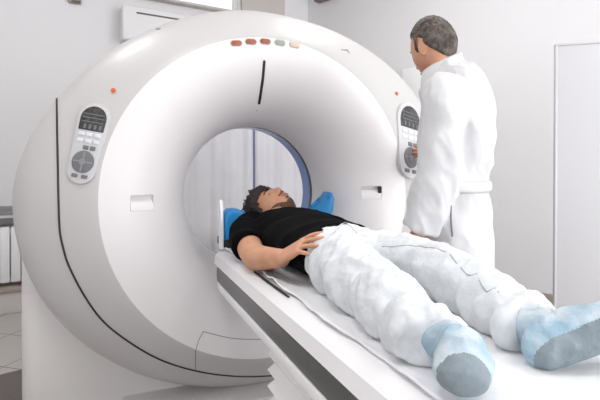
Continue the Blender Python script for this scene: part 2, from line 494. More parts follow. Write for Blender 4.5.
# curtains seen through the bore
def curtain(name, x0, x1, label, hemx):
    t = thing(name, label, 'curtain', BW @ V(((x0 + x1) / 2, 0.2, 0.06)), math.atan2(bd.y, bd.x), 'curtains behind the scanner')
    bm = NB(); n = 120; rows = []
    for k, z in enumerate((0.06, 0.5, 1.0, 1.5, 2.0, 2.15)):
        r = []
        for i in range(n + 1):
            f = i / n; x = x0 + (x1 - x0) * f
            y = 0.2 + 0.020 * math.sin(f * 34 + 0.4 * math.sin(z * 2)) + 0.014 * math.sin(f * 15 + 1.3)
            r.append(bm.verts.new(BW @ V((x + 0.01 * math.sin(f * 33), y, z))))
        rows.append(r)
    for a, b in zip(rows, rows[1:]):
        for i in range(n): bm.faces.new((a[i], a[i + 1], b[i + 1], b[i]))
    me = evaluated(bm, [('SOLIDIFY', dict(thickness=0.004))])
    add_me('cloth', me, M['curtain'], t)
    if hemx is not None:
        bm = NB(); box(bm, (hemx, 0.235, 1.1), (0.022, 0.012, 2.08), BW, 0.004); obj('hem', bm, M['curtain_edge'], t)
    return t
xm = bw_hit(254, 170, 0.2).x
curtain('curtain', xm + 0.012, xm + 1.0, 'grey curtain behind the bore, left of the dark vertical edge', xm + 0.014)
curtain('curtain', xm - 0.95, xm - 0.012, 'grey curtain behind the bore, right of the dark vertical edge', None)
cr = thing('curtain_rail', 'white curtain rail on the wall behind the scanner', 'rail', BW @ V((xm, 0, 2.15)), math.atan2(bd.y, bd.x))
bm = NB(); box(bm, (xm, 0.2, 2.165), (2.1, 0.04, 0.03), BW, 0.006); obj('track', bm, M['frame'], cr)
for s in (-0.95, 0, 0.95):
    bm = NB(); box(bm, (xm + s, 0.1, 2.165), (0.03, 0.2, 0.02), BW); obj('wall_bracket', bm, M['frame'], cr)

# ------------------------------------------------------------------ the scanner
IZ = 0.98
RC, RB, YB = 0.745, 0.362, 0.350
def S(th):
    """outer outline of the housing, centre at the bore axis"""
    c, s = math.cos(th), math.sin(th)
    a = 1.197 if c > 0 else 1.089
    b = 0.944 if s > 0 else 0.968
    n = 2.03 if s < 0 else (2.13 if c > 0 else 1.80)
    return (abs(c / a) ** n + abs(s / b) ** n) ** (-1.0 / n)

gantry = thing('ct_scanner', 'large round white CT scanner with a funnel-shaped bore on a pedestal', 'scanner', (0, 0.35, 0))
NT = 160
prof = [(0.0, 0.0), (0.05, 0.004), (0.12, 0.013), (0.25, 0.032), (0.4, 0.057), (0.55, 0.085), (0.68, 0.112), (0.79, 0.140), (0.87, 0.166), (0.93, 0.193), (0.972, 0.223), (0.993, 0.257), (1.0, 0.30), (1.0, 0.38), (1.0, 0.44), (0.99, 0.475), (0.95, 0.51), (0.86, 0.535), (0.6, 0.55), (0.0, 0.56)]
rearp = [(0.6, 0.57), (0.46, 0.55), (0.40, 0.53), (0.372, 0.51), (0.372, 0.36)]
tr = []
for k in range(0, 13):
    ph = PI / 2 * (12 - k) / 12
    tr.append((RC - (RC - RB) * math.sin(ph) + 0.03 * math.sin(ph) * 0.3, YB - YB * math.cos(ph) + 0.03))
bm = NB(); rows = []
def ringrow(fr):
    r = []
    for j in range(NT):
        th = 2 * PI * j / NT
        rr, y = fr(th)
        r.append(bm.verts.new((rr * math.cos(th), y, IZ + rr * math.sin(th))))
    rows.append(r)
for g, y in prof: ringrow(lambda th: (RC + (S(th) - RC) * g, y))
for r_, y in rearp: ringrow(lambda th: (r_, y))
for r_, y in tr[:-1]: ringrow(lambda th: (r_, y))
ringrow(lambda th: (RC - 0.0005, 0.03))
for a, b in zip(rows, rows[1:] + rows[:1]):
    for j in range(NT):
        bm.faces.new((a[j], a[(j + 1) % NT], b[(j + 1) % NT], b[j]))
housing = obj('housing', bm, M['shell'], gantry, ang=50)
hm = housing.data

# funnel shell with two hand recesses cut into it
def funnel_bm(th_):
    bm = NB(); rows = []
    def rr(r, y):
        rows.append([bm.verts.new((r * math.cos(2 * PI * j / NT), y, IZ + r * math.sin(2 * PI * j / NT))) for j in range(NT)])
    N = 26
    rr(RB, YB + 0.012)
    for k in range(N + 1):
        ph = PI / 2 * (N - k) / N
        rr(RC + 0.0003 - (RC - RB) * math.sin(ph), YB - YB * math.cos(ph) + 0.0006)
    rr(RC + 0.0003, th_)
    for k in range(N, -1, -1):
        ph = PI / 2 * (N - k) / N
        if ph < 0.02: continue
        rr(RC + 0.0003 - (RC - RB) * math.sin(ph) + th_ * 0.3 * math.sin(ph), YB - YB * math.cos(ph) + th_)
    for a, b in zip(rows, rows[1:] + rows[:1]):
        for j in range(NT):
            bm.faces.new((a[j], a[(j + 1) % NT], b[(j + 1) % NT], b[j]))
    bmesh.ops.recalc_face_normals(bm, faces=bm.faces)
    return bm
fb = funnel_bm(0.028)
fbvh = BVHTree.FromBMesh(fb)
def hit_funnel(u, v):
    d = ray(u, v).normalized()
    h = fbvh.ray_cast(CAM, d)
    n = h[1]
    if n.dot(d) > 0: n = -n
    return h[0], n
# combined lookup over everything on the scanner's front
hb = bmesh.new(); hb.from_mesh(hm); hb.transform(Matrix.Translation(gantry.location))
hbvh = BVHTree.FromBMesh(hb); hb.free()
def hit(u, v):
    d = ray(u, v).normalized()
    best = None
    for t in (fbvh, hbvh):
        h = t.ray_cast(CAM, d)
        if h[0] is not None and (best is None or h[3] < best[2]):
            n = h[1].copy()
            if n.dot(d) > 0: n = -n
            best = (h[0].copy(), n, h[3])
    if best is None:                                    # just outside the outline: step inwards
        return hit(u + (270 - u) * 0.02, v + (195 - v) * 0.02)
    return best[0], best[1]

def frame_at(u, v, upuv=None, upv=(0, 0, 1)):
    """point, side, up and normal on the scanner's front at a photograph pixel"""
    p, n = hit(u, v)
    if upuv:
        q = hit(*upuv)[0]; up = q - p
    else:
        up = V(upv)
    up = (up - n * up.dot(n)).normalized()
    side = up.cross(n).normalized()
    if side.x < 0: side = -side
    return p, side, up, n

def stadium(w, h, n=8, sk=0.0):
    r = min(w, h) / 2
    pts = []
    for cx, cy, a0 in ((w / 2 - r, h / 2 - r, 0), (-w / 2 + r, h / 2 - r, 90), (-w / 2 + r, -h / 2 + r, 180), (w / 2 - r, -h / 2 + r, 270)):
        for k in range(n + 1):
            a = math.radians(a0 + 90 * k / n)
            pts.append((cx + r * math.cos(a), cy + r * math.sin(a)))
    return pts

def rrect(w, h, r, n=4, dx=0, dy=0):
    pts = []
    for cx, cy, a0 in ((w / 2 - r, h / 2 - r, 0), (-w / 2 + r, h / 2 - r, 90), (-w / 2 + r, -h / 2 + r, 180), (w / 2 - r, -h / 2 + r, 270)):
        for k in range(n + 1):
            a = math.radians(a0 + 90 * k / n)
            pts.append((dx + cx + r * math.cos(a), dy + cy + r * math.sin(a)))
    return pts

# recess cutters
rec = []
for (u0, v0, u1, v1) in ((131, 195, 154, 211), (361, 186, 382, 199)):
    p, side, up, n = frame_at((u0 + u1) / 2, (v0 + v1) / 2)
    w = (hit(u1, (v0 + v1) / 2)[0] - hit(u0, (v0 + v1) / 2)[0]).length
    h = (hit((u0 + u1) / 2, v0)[0] - hit((u0 + u1) / 2, v1)[0]).length
    rec.append((p, side, up, n, w, h))
fme = bpy.data.meshes.new('fun'); fb.to_mesh(fme); fb.free()
cb_ = bmesh.new()
for p, side, up, n, w, h in rec:
    prism(cb_, rrect(w, h, 0.006), side, up, n, p, -0.021, 0.05)
bmesh.ops.recalc_face_normals(cb_, faces=cb_.faces)
cme = bpy.data.meshes.new('cut'); cb_.to_mesh(cme); cb_.free()
fo = link('tmpf', fme); co = link('tmpc', cme)
md_ = fo.modifiers.new('b', 'BOOLEAN'); md_.operation = 'DIFFERENCE'; md_.object = co; md_.solver = 'EXACT'
dg = bpy.context.evaluated_depsgraph_get(); dg.update()
fres = bpy.data.meshes.new_from_object(fo.evaluated_get(dg))
bpy.data.objects.remove(fo); bpy.data.objects.remove(co)
fun = add_me('funnel', fres, M['funnel'], gantry)
fun.data.set_sharp_from_angle(angle=math.radians(35))
for i, (p, side, up, n, w, h) in enumerate(rec):       # sloping hand grip inside each recess
    bm = NB()
    prism(bm, [(-h * 0.49, -0.0205), (-h * 0.49, 0.0006), (-h * 0.42, 0.0), (-h * 0.05, -0.004), (h * 0.22, -0.0205)], up, n, side, p, -w * 0.485, w * 0.485)
    obj('hand_grip', bm, M['funnel'], fun)
    if i == 1:
        bm = NB(); prism(bm, rrect(0.018, h * 0.9, 0.003), side, up, n, p + side * (w / 2 - 0.012), -0.0205, -0.004); obj('catch', bm, M['gasket'], fun)

def surf_tube(bm, uv, r, lift=0.0, per=6):
    P = []
    U = catmull(uv, per)
    for u, v in U:
        q, n = hit(u, v)
        if q is not None: P.append(tuple(q + n * lift) + (r, r))
    tube(bm, P, up=(0, -1, 0.01), seg=8, sub=1, cap=1.0)

bm = NB()
surf_tube(bm, [(57.2, 99), (57.3, 115), (57.5, 135), (58, 165), (58.4, 195), (59.6, 230), (63.5, 250), (69, 267), (84, 296), (104, 323), (134, 346), (164, 362), (200, 372.5), (237, 377), (275, 376), (300, 371)], 0.0047, 0.0)
obj('seam_gasket', bm, M['gasket'], gantry)
bm = NB()
surf_tube(bm, [(195, 371), (195.2, 352)], 0.0016); surf_tube(bm, [(195.2, 352), (198, 342), (203, 332)], 0.0014)
surf_tube(bm, [(203, 332), (220, 336.5), (238, 339.5), (270, 340)], 0.0014)
obj('access_panel_gap', bm, M['line'], gantry)
# tunnel
def ring_shell(name, r0, r1, y0, y1, m, par):
    bm = NB(); R = []
    for r, y in ((r0, y0), (r0, y1), (r1, y1), (r1, y0)):
        R.append([bm.verts.new((r * math.cos(2 * PI * j / 128), y, IZ + r * math.sin(2 * PI * j / 128))) for j in range(128)])
    for a, b in zip(R, R[1:] + R[:1]):
        for j in range(128): bm.faces.new((a[j], a[(j + 1) % 128], b[(j + 1) % 128], b[j]))
    return obj(name, bm, m, par, ang=30)
ring_shell('bore_ring', RB - 0.0005, 0.3705, YB + 0.014, YB + 0.042, M['ringdark'], gantry)
ring_shell('bore_tunnel', RB + 0.001, 0.3705, YB + 0.043, YB + 0.15, M['tunnel'], gantry)
# laser slit
bm = NB(); surf_tube(bm, [(264.3, 62), (263, 78), (261, 92), (259.2, 103.5)], 0.0085, -0.004); obj('laser_slit', bm, M['gasket'], gantry)
bm = NB(); p, n = hit(257.5, 110.5); ball(bm, p, 0.0055, sub=2); obj('laser_window', bm, M['cream'], gantry)
# status lights
for u, v, k in ((236.5, 43.5, 'orange'), (251, 42, 'orange'), (265.3, 41.8, 'orange'), (280, 43, 'green'), (294.5, 45.2, 'cream')):
    p, side, up, n = frame_at(u, v, upv=((u - 265) * 0.004, 0, 1))
    bm = NB(); prism(bm, stadium(0.055, 0.029), side, up, n, p, -0.006, 0.003, bev=0.001); sl = obj('status_light', bm, M['lensrim'], gantry)
    sl['label'] = {'orange': 'amber status light', 'green': 'grey-green status light', 'cream': 'cream status light'}[k]
    bm = NB(); prism(bm, stadium(0.049, 0.023), side, up, n, p, 0.001, 0.006, bev=0.002); obj('lens', bm, M[k], sl)
# round buttons
for u, v in ((114.3, 91), (396, 94)):
    p, side, up, n = frame_at(u, v)
    bm = NB(); prism(bm, [(0.014 * math.cos(a * PI / 12), 0.014 * math.sin(a * PI / 12)) for a in range(24)], side, up, n, p, -0.004, 0.003, bev=0.001); b = obj('alarm_button', bm, M['lensrim'], gantry)
    bm = NB(); prism(bm, [(0.0105 * math.cos(a * PI / 12), 0.0105 * math.sin(a * PI / 12)) for a in range(24)], side, up, n, p, 0.002, 0.009, bev=0.002); obj('cap', bm, M['redbtn'], b)
# maker's mark: tiny grey letters
p, side, up, n = frame_at(345.5, 51)
bm = NB()
for poly in ([(-0.028, -0.002), (-0.016, -0.002), (-0.016, 0.006), (-0.028, 0.006)], [(-0.012, -0.001), (-0.002, -0.001), (-0.002, 0.006), (-0.012, 0.006)],
             [(0.002, 0.009), (0.02, 0.009), (0.02, 0.013), (0.002, 0.013)], [(0.018, -0.014), (0.023, -0.014), (0.023, 0.013), (0.018, 0.013)], [(0.002, -0.002), (0.014, -0.002), (0.014, 0.004), (0.002, 0.004)]):
    prism(bm, poly, side, up, n, p, -0.003, 0.0012)
obj('maker_mark', bm, M['logo'], gantry, smooth=False)
p, side, up, n = frame_at(158.5, 29.5)
bm = NB(); prism(bm, rrect(0.024, 0.008, 0.003), side, up, n, p, -0.004, 0.003); obj('latch', bm, M['logo'], gantry)

# control panels
def control_panel(top, bot, lef, rig):
    pt, pb = hit(*top)[0], hit(*bot)[0]
    p, side, up, n = frame_at((top[0] + bot[0]) / 2, (top[1] + bot[1]) / 2, top)
    w = (hit(*rig)[0] - hit(*lef)[0]).length
    L = (pt - pb).length
    u, h = w / 2, L / 2
    out = []
    for k in range(17):       # wide round top
        a = PI * k / 16; out.append((u * math.cos(a), h - u + u * math.sin(a)))
    ub = u * 0.86
    for k in range(17):       # narrower round bottom
        a = PI + PI * k / 16; out.append((ub * math.cos(a), -h + ub + ub * math.sin(a)))
    bm = NB(); prism(bm, out, side, up, n, p, -0.012, 0.006, bev=0.005); cp = obj('control_panel', bm, M['panelbase'], gantry)
    disp = []
    ud = u * 0.80
    for k in range(17):
        a = PI * k / 16; disp.append((ud * math.cos(a), h - u + ud * math.sin(a)))
    yb = h - 0.345 * L
    disp += [(-ud * 0.97, yb), (ud * 0.97, yb)]
    bm = NB(); prism(bm, disp, side, up, n, p, 0.004, 0.009, bev=0.002); d = obj('display', bm, M['display'], cp)
    bm = NB()
    for i, yy in enumerate((0.10, 0.15, 0.195)):
        prism(bm, [(-ud * 0.8, yb + yy * L), (ud * 0.8, yb + yy * L), (ud * 0.8, yb + yy * L + 0.004), (-ud * 0.8, yb + yy * L + 0.004)], side, up, n, p, 0.0085, 0.0098)
    for i in range(4):
        x = -ud * 0.6 + i * ud * 0.4
        prism(bm, [(x, yb + 0.02 * L), (x + 0.01, yb + 0.02 * L), (x + 0.01, yb + 0.075 * L), (x, yb + 0.075 * L)], side, up, n, p, 0.0085, 0.0098)
    obj('readout', bm, M['key'], d, smooth=False)
    def key(x, y, ww, hh, m, r=0.002):
        bm = NB(); prism(bm, rrect(ww, hh, r, dx=x, dy=y), side, up, n, p, 0.004, 0.0105, bev=0.0015); obj('button', bm, m, cp)
    for j, yy in enumerate((h - 0.395 * L, h - 0.475 * L)):
        for i in range(3):
            key(-ub * 0.58 + i * ub * 0.58, yy, ub * 0.44, 0.045 * L, M['key_light'])
    for s in (-0.05, 0.45): key(ub * s, h - 0.555 * L, ub * 0.36, 0.05 * L, M['key'])
    for s in (-0.35, 0.35): key(ub * s, -h + 0.095 * L, ub * 0.42, 0.045 * L, M['key'])
    cy = h - 0.73 * L; r = 0.135 * L
    bm = NB(); prism(bm, [(r * math.cos(a * PI / 20), cy + r * math.sin(a * PI / 20)) for a in range(40)], side, up, n, p, 0.004, 0.011, bev=0.002); dl = obj('dial_pad', bm, M['key'], cp)
    bm = NB()
    for s in ((r * 0.9, 0.003), (0.003, r * 0.9)):
        prism(bm, [(-s[0], cy - s[1]), (s[0], cy - s[1]), (s[0], cy + s[1]), (-s[0], cy + s[1])], side, up, n, p, 0.0105, 0.0118)
    prism(bm, [(0.3 * r * math.cos(a * PI / 10), cy + 0.3 * r * math.sin(a * PI / 10)) for a in range(20)], side, up, n, p, 0.0105, 0.013)
    obj('dial_mark', bm, M['logo'], dl, smooth=False)
control_panel((100, 104), (77, 183), (75, 140), (108, 138))
control_panel((406, 102.5), (413, 178), (397.5, 125), (419.5, 125))

# pedestal
bm = NB()
top = IZ - 0.42
prism(bm, rrect(2.15, 0.34, 0.09, 6), (1, 0, 0), (0, 1, 0), (0, 0, 1), (0, 0.47, 0), 0.0, top, bev=0.01)
for sx in (-1, 1):
    prism(bm, rrect(0.42, 0.33, 0.085, 6), (1, 0, 0), (0, 1, 0), (0, 0, 1), (sx * 0.864, 0.47, 0), top - 0.05, 0.84, bev=0.01)
obj('pedestal', bm, M['pedestal'], gantry)
bm = NB(); prism(bm, rrect(1.3, 0.60, 0.08, 6), (1, 0, 0), (0, 1, 0), (0, 0, 1), (0, 0.33, 0), 0.0, 0.035, bev=0.008); obj('base_plate', bm, M['pedestal'], gantry)

# ------------------------------------------------------------------ patient table
TZ = 0.742
tab = thing('patient_table', 'long white scanner table with a grey side rail and pleated base', 'table', (0, -1.1, 0))
Y1, Y0 = 0.075, -2.25
def bar(poly, y0, y1, m, name, bev=0.006, par=None):
    bm = NB(); prism(bm, poly, (1, 0, 0), (0, 0, 1), (0, -1, 0), (0, 0, 0), -y1, -y0)
    if bev:
        ends = [e for e in bm.edges if abs(e.verts[0].co.y - e.verts[1].co.y) < 1e-6]
        bmesh.ops.bevel(bm, geom=ends, offset=bev, segments=2, affect='EDGES', profile=0.5)
    return obj(name, bm, m, par or tab, ang=40)
bar([(-0.228, TZ), (0.228, TZ), (0.255, TZ - 0.02), (0.262, TZ - 0.06), (0.2, TZ - 0.07), (-0.2, TZ - 0.07), (-0.262, TZ - 0.06), (-0.255, TZ - 0.02)], Y0, Y1, M['table'], 'cradle')
bar([(-0.24, 0.673), (0.24, 0.673), (0.24, 0.60), (-0.24, 0.60)], Y0 + 0.02, -0.01, M['table'], 'frame')
for s in (-1, 1):
    bm = NB()
    q = [(0.0, 0.680), (0.0, 0.612)]
    poly = [(0.006, 0.682), (-0.012, 0.675), (-0.016, 0.64), (-0.004, 0.615), (-Y0, 0.615), (-Y0, 0.682)]
    prism(bm, poly, (0, -1, 0), (0, 0, 1), (s, 0, 0), (0, 0, 0), 0.2405, 0.262, bev=0.004)
    obj('side_rail', bm, M['rail'], tab, ang=40)
    bm = NB()
    poly = [(0.0, 0.614), (0.04, 0.582), (-Y0, 0.582), (-Y0, 0.614)]
    prism(bm, poly, (0, -1, 0), (0, 0, 1), (s, 0, 0), (0, 0, 0), 0.225, 0.266, bev=0.006)
    obj('lower_rail', bm, M['table'], tab, ang=40)
bm = NB(); rows = []
zz = 0.600; k = 0
while zz > 0.10:
    o = 0.0 if k % 2 == 0 else 0.020
    x, ya, yb = 0.205 - o, -0.53 - o, -1.75 + o
    rows.append([bm.verts.new(q) for q in ((-x, ya, zz), (x, ya, zz), (x, yb, zz), (-x, yb, zz))])
    zz -= 0.028; k += 1
for a, b in zip(rows, rows[1:]):
    for j in range(4): bm.faces.new((a[j], a[(j + 1) % 4], b[(j + 1) % 4], b[j]))
bm.faces.new(rows[0]); bm.faces.new(rows[-1][::-1])
obj('bellows', bm, M['bellows'], tab, smooth=False)
bm = NB(); box(bm, (0, -1.1, 0.055), (0.5, 1.5, 0.11), None, 0.02); obj('foot', bm, M['pedestal'], tab)

# paper sheet
bm = NB(); nx, ny = 60, 260; rows = []
for j in range(ny + 1):
    y = 0.03 - (0.03 + 2.2) * j / ny; r = []
    for i in range(nx + 1):
        f = i / nx * 2 - 1
        w = 0.211 + 0.014 * noise.noise(V((0.3, y * 4.5, 0))) + 0.006 * noise.noise(V((7.3, y * 16, 0)))
        x = f * w
        edge = abs(f) ** 10
        z = TZ + 0.0075 + 0.004 * noise.noise(V((x * 9, y * 5, 1))) + edge * 0.012 * (noise.noise(V((x * 3, y * 9, 5))) + 0.45) + 0.006 * max(0, noise.noise(V((x * 14 + y * 6, y * 9 - x * 5, 3))))
        if abs(x - 0.02) < 0.15 and y > -1.25: z = min(z, TZ + 0.0085)
        r.append(bm.verts.new((x, y, max(z, TZ + 0.0048))))
    rows.append(r)
for a, b in zip(rows, rows[1:]):
    for i in range(nx): bm.faces.new((a[i], a[i + 1], b[i + 1], b[i]))
me = evaluated(bm, [('SOLIDIFY', dict(thickness=0.0045, offset=-1.0))])
tag(add_me('paper_sheet', me, M['sheet'], None), 'crumpled white sheet spread along the scanner table under the patient', 'sheet')

# dark strip put where shade falls under the sheet's near edge
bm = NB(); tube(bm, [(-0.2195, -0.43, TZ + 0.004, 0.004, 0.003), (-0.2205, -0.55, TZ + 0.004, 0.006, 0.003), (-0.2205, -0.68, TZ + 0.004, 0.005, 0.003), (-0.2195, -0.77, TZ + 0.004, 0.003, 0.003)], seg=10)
tag(obj('sheet_shadow_strip', bm, M['black'], None), 'thin black strip for the sheet edge shadow along the table below the forearm', 'sheet_shadow_strip')

# head holder on the table's end
hh = thing('head_holder', 'white and black head holder at the bore end of the table', 'holder', (0.03, 0.07, TZ))
bm = NB()
prism(bm, [(-0.215, 0.7515), (0.27, 0.7515), (0.27, 0.785), (-0.215, 0.785)], (1, 0, 0), (0, 0, 1), (0, 1, 0), (0, 0, 0), 0.045, 0.22, bev=0.008)
obj('base', bm, M['black'], hh)
bm = NB()
poly = [(0.035, 0.75), (0.078, 0.75), (0.082, 0.86), (0.08, 0.95), (0.07, 0.972), (0.056, 0.972), (0.046, 0.95), (0.038, 0.86)]
prism(bm, poly, (0, 1, 0), (0, 0, 1), (1, 0, 0), (0, 0, 0), -0.238, -0.2235, bev=0.004)
obj('side_panel', bm, M['table'], hh)

# blue cushion
cu_out = [(-0.215, 0.786), (-0.221, 0.86), (-0.215, 0.905), (-0.19, 0.928), (-0.155, 0.930), (-0.12, 0.915), (-0.09, 0.885), (-0.04, 0.842), (0.03, 0.832), (0.10, 0.834), (0.16, 0.868), (0.22, 0.902), (0.268, 0.918), (0.298, 0.945), (0.312, 0.98),
          (0.324, 0.998), (0.338, 0.994), (0.348, 0.965), (0.342, 0.905), (0.31, 0.85), (0.25, 0.815), (0.19, 0.79), (0.0, 0.786)]
bm = NB(); prism(bm, cu_out, (1, 0, 0), (0, 0, 1), (0, 1, 0), (0, 0, 0), 0.045, 0.145)
bmesh.ops.bevel(bm, geom=[e for e in bm.edges if abs(e.verts[0].co.y - e.verts[1].co.y) < 1e-6], offset=0.014, segments=3, affect='EDGES', profile=0.5)
tag(obj('head_cushion', bm, M['blue'], None, ang=40), 'bright blue curved cushion under the head of the patient', 'cushion')

# ------------------------------------------------------------------ people
def g2(x, z, cx, cz, sx, sz): return math.exp(-((x - cx) / sx) ** 2 - ((z - cz) / sz) ** 2)

def head_point(d):
    x, y, z = d
    px, py, pz = x * 0.0765, y * 0.097, z * 0.118
    if z < 0:
        t = min(1.0, -z)
        px *= 1 - 0.30 * t ** 1.4
        py *= (1 - 0.50 * t) if y < 0 else (1 - 0.06 * t)
        if y > 0: px *= 1 - 0.06 * t
    if y > 0:
        fl = 0.088
        if py > fl * 0.8: py = fl * 0.8 + (py - fl * 0.8) * 0.75
    f = max(0.0, min(1.0, (y - 0.15) / 0.35))
    if f > 0:
        ax = abs(px)
        e = 0
        e += 0.019 * g2(px, pz, 0, -0.030, 0.0115, 0.013)
        e += 0.013 * g2(px, pz, 0, -0.008, 0.009, 0.022)
        e += 0.008 * g2(ax, pz, 0.012, -0.034, 0.007, 0.008)
        e += 0.005 * g2(ax, pz, 0.026, 0.021, 0.02, 0.008)
        e -= 0.009 * g2(ax, pz, 0.032, 0.003, 0.014, 0.010)
        e += 0.003 * g2(ax, pz, 0.046, -0.022, 0.016, 0.014)
        e += 0.0045 * g2(px, pz, 0, -0.054, 0.020, 0.0045)
        e += 0.0055 * g2(px, pz, 0, -0.066, 0.018, 0.005)
        e -= 0.0035 * g2(px, pz, 0, -0.060, 0.022, 0.0025)
        e -= 0.004 * g2(px, pz, 0, -0.078, 0.022, 0.006)
        e += 0.009 * g2(px, pz, 0, -0.100, 0.02, 0.014)
        py += e * f
    return V((px, py, pz))

def head_mesh(bm, mx, sub=5):
    t = bmesh.new(); bmesh.ops.create_icosphere(t, subdivisions=sub, radius=1)
    for v in t.verts: v.co = mx @ head_point(v.co.normalized())
    merge(bm, t)
    for s in (-1, 1):                                # ears
        t = bmesh.new(); bmesh.ops.create_icosphere(t, subdivisions=4, radius=1)
        for v in t.verts:
            c = v.co.copy()
            q = V((c.x * 0.009, c.y * 0.0185, c.z * 0.032))
            if c.z < 0: q.y *= 1 + 0.35 * c.z
            rim = (c.y ** 2 + c.z ** 2)
            if c.x * s > 0: q.x += s * (0.006 * max(0, rim - 0.55) - 0.004 * (1 - rim))
            q.y += c.z * 0.006 * -1
            q = Matrix.Rotation(s * -0.35, 3, 'Z') @ q
            v.co = mx @ (q + V((s * 0.077, -0.012, -0.006)))
        merge(bm, t)

def shell(mx, fn, sub=5, nz=0.0, nf=60):
    """surface patch of the head lifted by fn(d, p); kept where fn > 0"""
    t = bmesh.new(); bmesh.ops.create_icosphere(t, subdivisions=sub, radius=1)
    bad = []
    for v in t.verts:
        d = v.co.normalized(); p = head_point(d)
        h = fn(d, p)
        if h < -0.003: bad.append(v)
        n = V((d.x / 0.0765, d.y / 0.097, d.z / 0.118)).normalized()
        h = max(h, -0.003)
        if h > 0: h += nz * noise.noise(p * nf) + nz * 0.5 * noise.noise(p * nf * 2.3)
        v.co = mx @ (p + n * h)
    bmesh.ops.delete(t, geom=bad, context='VERTS')
    return t

def hand(bm, W, d, n, thumb, curl=(0.25, 0.3, 0.35, 0.4), spread=0.10, tcurl=0.3, sc=1.0):
    """W wrist, d towards the fingers, n back of the hand; thumb = +1/-1 side along d x n"""
    W, d, n = V(W), V(d).normalized(), V(n)
    n = (n - d * n.dot(d)).normalized()
    l = d.cross(n).normalized() * thumb
    def P(a, b, c=0.0): return W + d * (a * sc) + l * (b * sc) + n * (c * sc)
    pts = []
    for a, w_, h in ((-0.03, 0.026, 0.020), (0.0, 0.028, 0.019), (0.03, 0.036, 0.017), (0.065, 0.041, 0.0145), (0.09, 0.040, 0.012)):
        q = P(a, 0.0); pts.append((q.x, q.y, q.z, w_ * sc, h * sc))
    tube(bm, pts, up=tuple(n), seg=18, sub=4, cap=0.4)
    offs = (0.030, 0.0105, -0.0095, -0.028); lens = (0.070, 0.079, 0.074, 0.058); rad = (0.0088, 0.0090, 0.0086, 0.0076)
    for o, L, r, c, k in zip(offs, lens, rad, curl, range(4)):
        p = P(0.082 - abs(o) * 0.12, o, 0.002); dirv = (d + l * (o * spread * 30)).normalized() if spread else d
        pts = [(p.x, p.y, p.z, r * sc * 1.05, r * sc)]
        ang = 0
        ax = l.copy()
        for seg_, fr in ((0.45, 0.6), (0.30, 1.0), (0.25, 0.7)):
            ang += c * fr
            dd = (dirv * math.cos(ang) - n * math.sin(ang)).normalized()
            for h in (0.5, 1.0):
                q = p + dd * (L * seg_ * h * sc)
                rr = r * (1.0 - 0.12 * (ang > 0.01) - 0.1 * (seg_ < 0.28)) * sc
                pts.append((q.x, q.y, q.z, rr, rr * 0.95))
            p = p + dd * (L * seg_ * sc)
        tube(bm, pts, up=tuple(n), seg=12, sub=3, cap=1.0)
    # thumb from the side of the palm near its base
    p = P(0.022, 0.022, -0.004); pts = [(p.x, p.y, p.z, 0.013 * sc, 0.012 * sc)]
    d1 = (d * 0.72 + l * 0.66 - n * 0.2).normalized(); d2 = (d * 0.92 + l * (0.45 - tcurl) - n * 0.25).normalized()
    for dd, L, r in ((d1, 0.040, 0.0115), (d2, 0.030, 0.0098), (d2, 0.026, 0.0085)):
        p = p + dd * (L * sc); pts.append((p.x, p.y, p.z, r * sc, r * sc * 0.92))
    tube(bm, pts, up=tuple(n), seg=12, sub=4, cap=1.0)

def basis(fwd, up, c):
    """head/part matrix: +Y fwd, +Z up, +X right"""
    f = V(fwd).normalized(); u = V(up); u = (u - f * u.dot(f)).normalized(); r = f.cross(u).normalized()
    return Matrix(((r.x, f.x, u.x, c[0]), (r.y, f.y, u.y, c[1]), (r.z, f.z, u.z, c[2]), (0, 0, 0, 1)))

def face_parts(mx, par, irises=True):
    for s in (-1, 1):
        bm = NB(); ball(bm, mx @ V((s * 0.032, 0.0705, 0.003)), 0.0112, sub=3); e = obj('eye', bm, M['eye'], par)
        bm = NB(); ball(bm, mx @ V((s * 0.032, 0.0768, 0.003)), 0.0062, sub=2); obj('iris', bm, M['iris'], e)
        bm = NB()
        pts = []
        for k in range(5):
            x = 0.016 + 0.0085 * k
            p = head_point(V((s * x / 0.0765, 0.86, (0.021 + 0.004 * math.sin(k * 0.75)) / 0.118)).normalized())
            q = mx @ (p + V((0, 0.001, 0.001))); pts.append((q.x, q.y, q.z, 0.0025, 0.0042 - 0.0005 * k))
        tube(bm, pts, up=tuple((mx.to_3x3() @ V((0, 0, 1)))), seg=8, sub=3); obj('eyebrow', bm, M['hair'], par)
    bm = NB()
    for z, r in ((-0.0555, 0.0034), (-0.0652, 0.0042)):
        pts = []
        for k in range(7):
            x = -0.021 + 0.007 * k
            y = 0.0
            for it in range(40):                    # meet the face surface
                d = V((x / 0.0765, 0.55 + it * 0.01, z / 0.118)).normalized()
                p = head_point(d)
            q = V((x, 0.082 - 18 * x * x * 0.6, z + 0.002 * (1 - (x / 0.021) ** 2) * (1 if z > -0.06 else -1)))
            q = mx @ q; pts.append((q.x, q.y, q.z, 0.003, r * (1.1 - (x / 0.024) ** 2)))
        tube(bm, pts, up=tuple(mx.to_3x3() @ V((0, 0, 1))), seg=10, sub=3)
    obj('lips', bm, M['lip'], par)

# ---- the patient
pat = thing('person', 'man in black T-shirt and pale jeans lying on his back on the scanner table', 'person', (0.0, -0.6, TZ + 0.01))
hc = V((0.043, 0.100, 0.916))
ph = basis((-0.10, -0.16, 0.97), (-0.55, 0.83, 0.06), hc) @ Matrix.Scale(1.06, 4)
bm = NB()
head_mesh(bm, ph)
tube(bm, [(0.045, 0.055, 0.89, 0.056, 0.054), (0.037, 0.01, 0.88, 0.056, 0.055), (0.03, -0.03, 0.865, 0.075, 0.06)], seg=20)
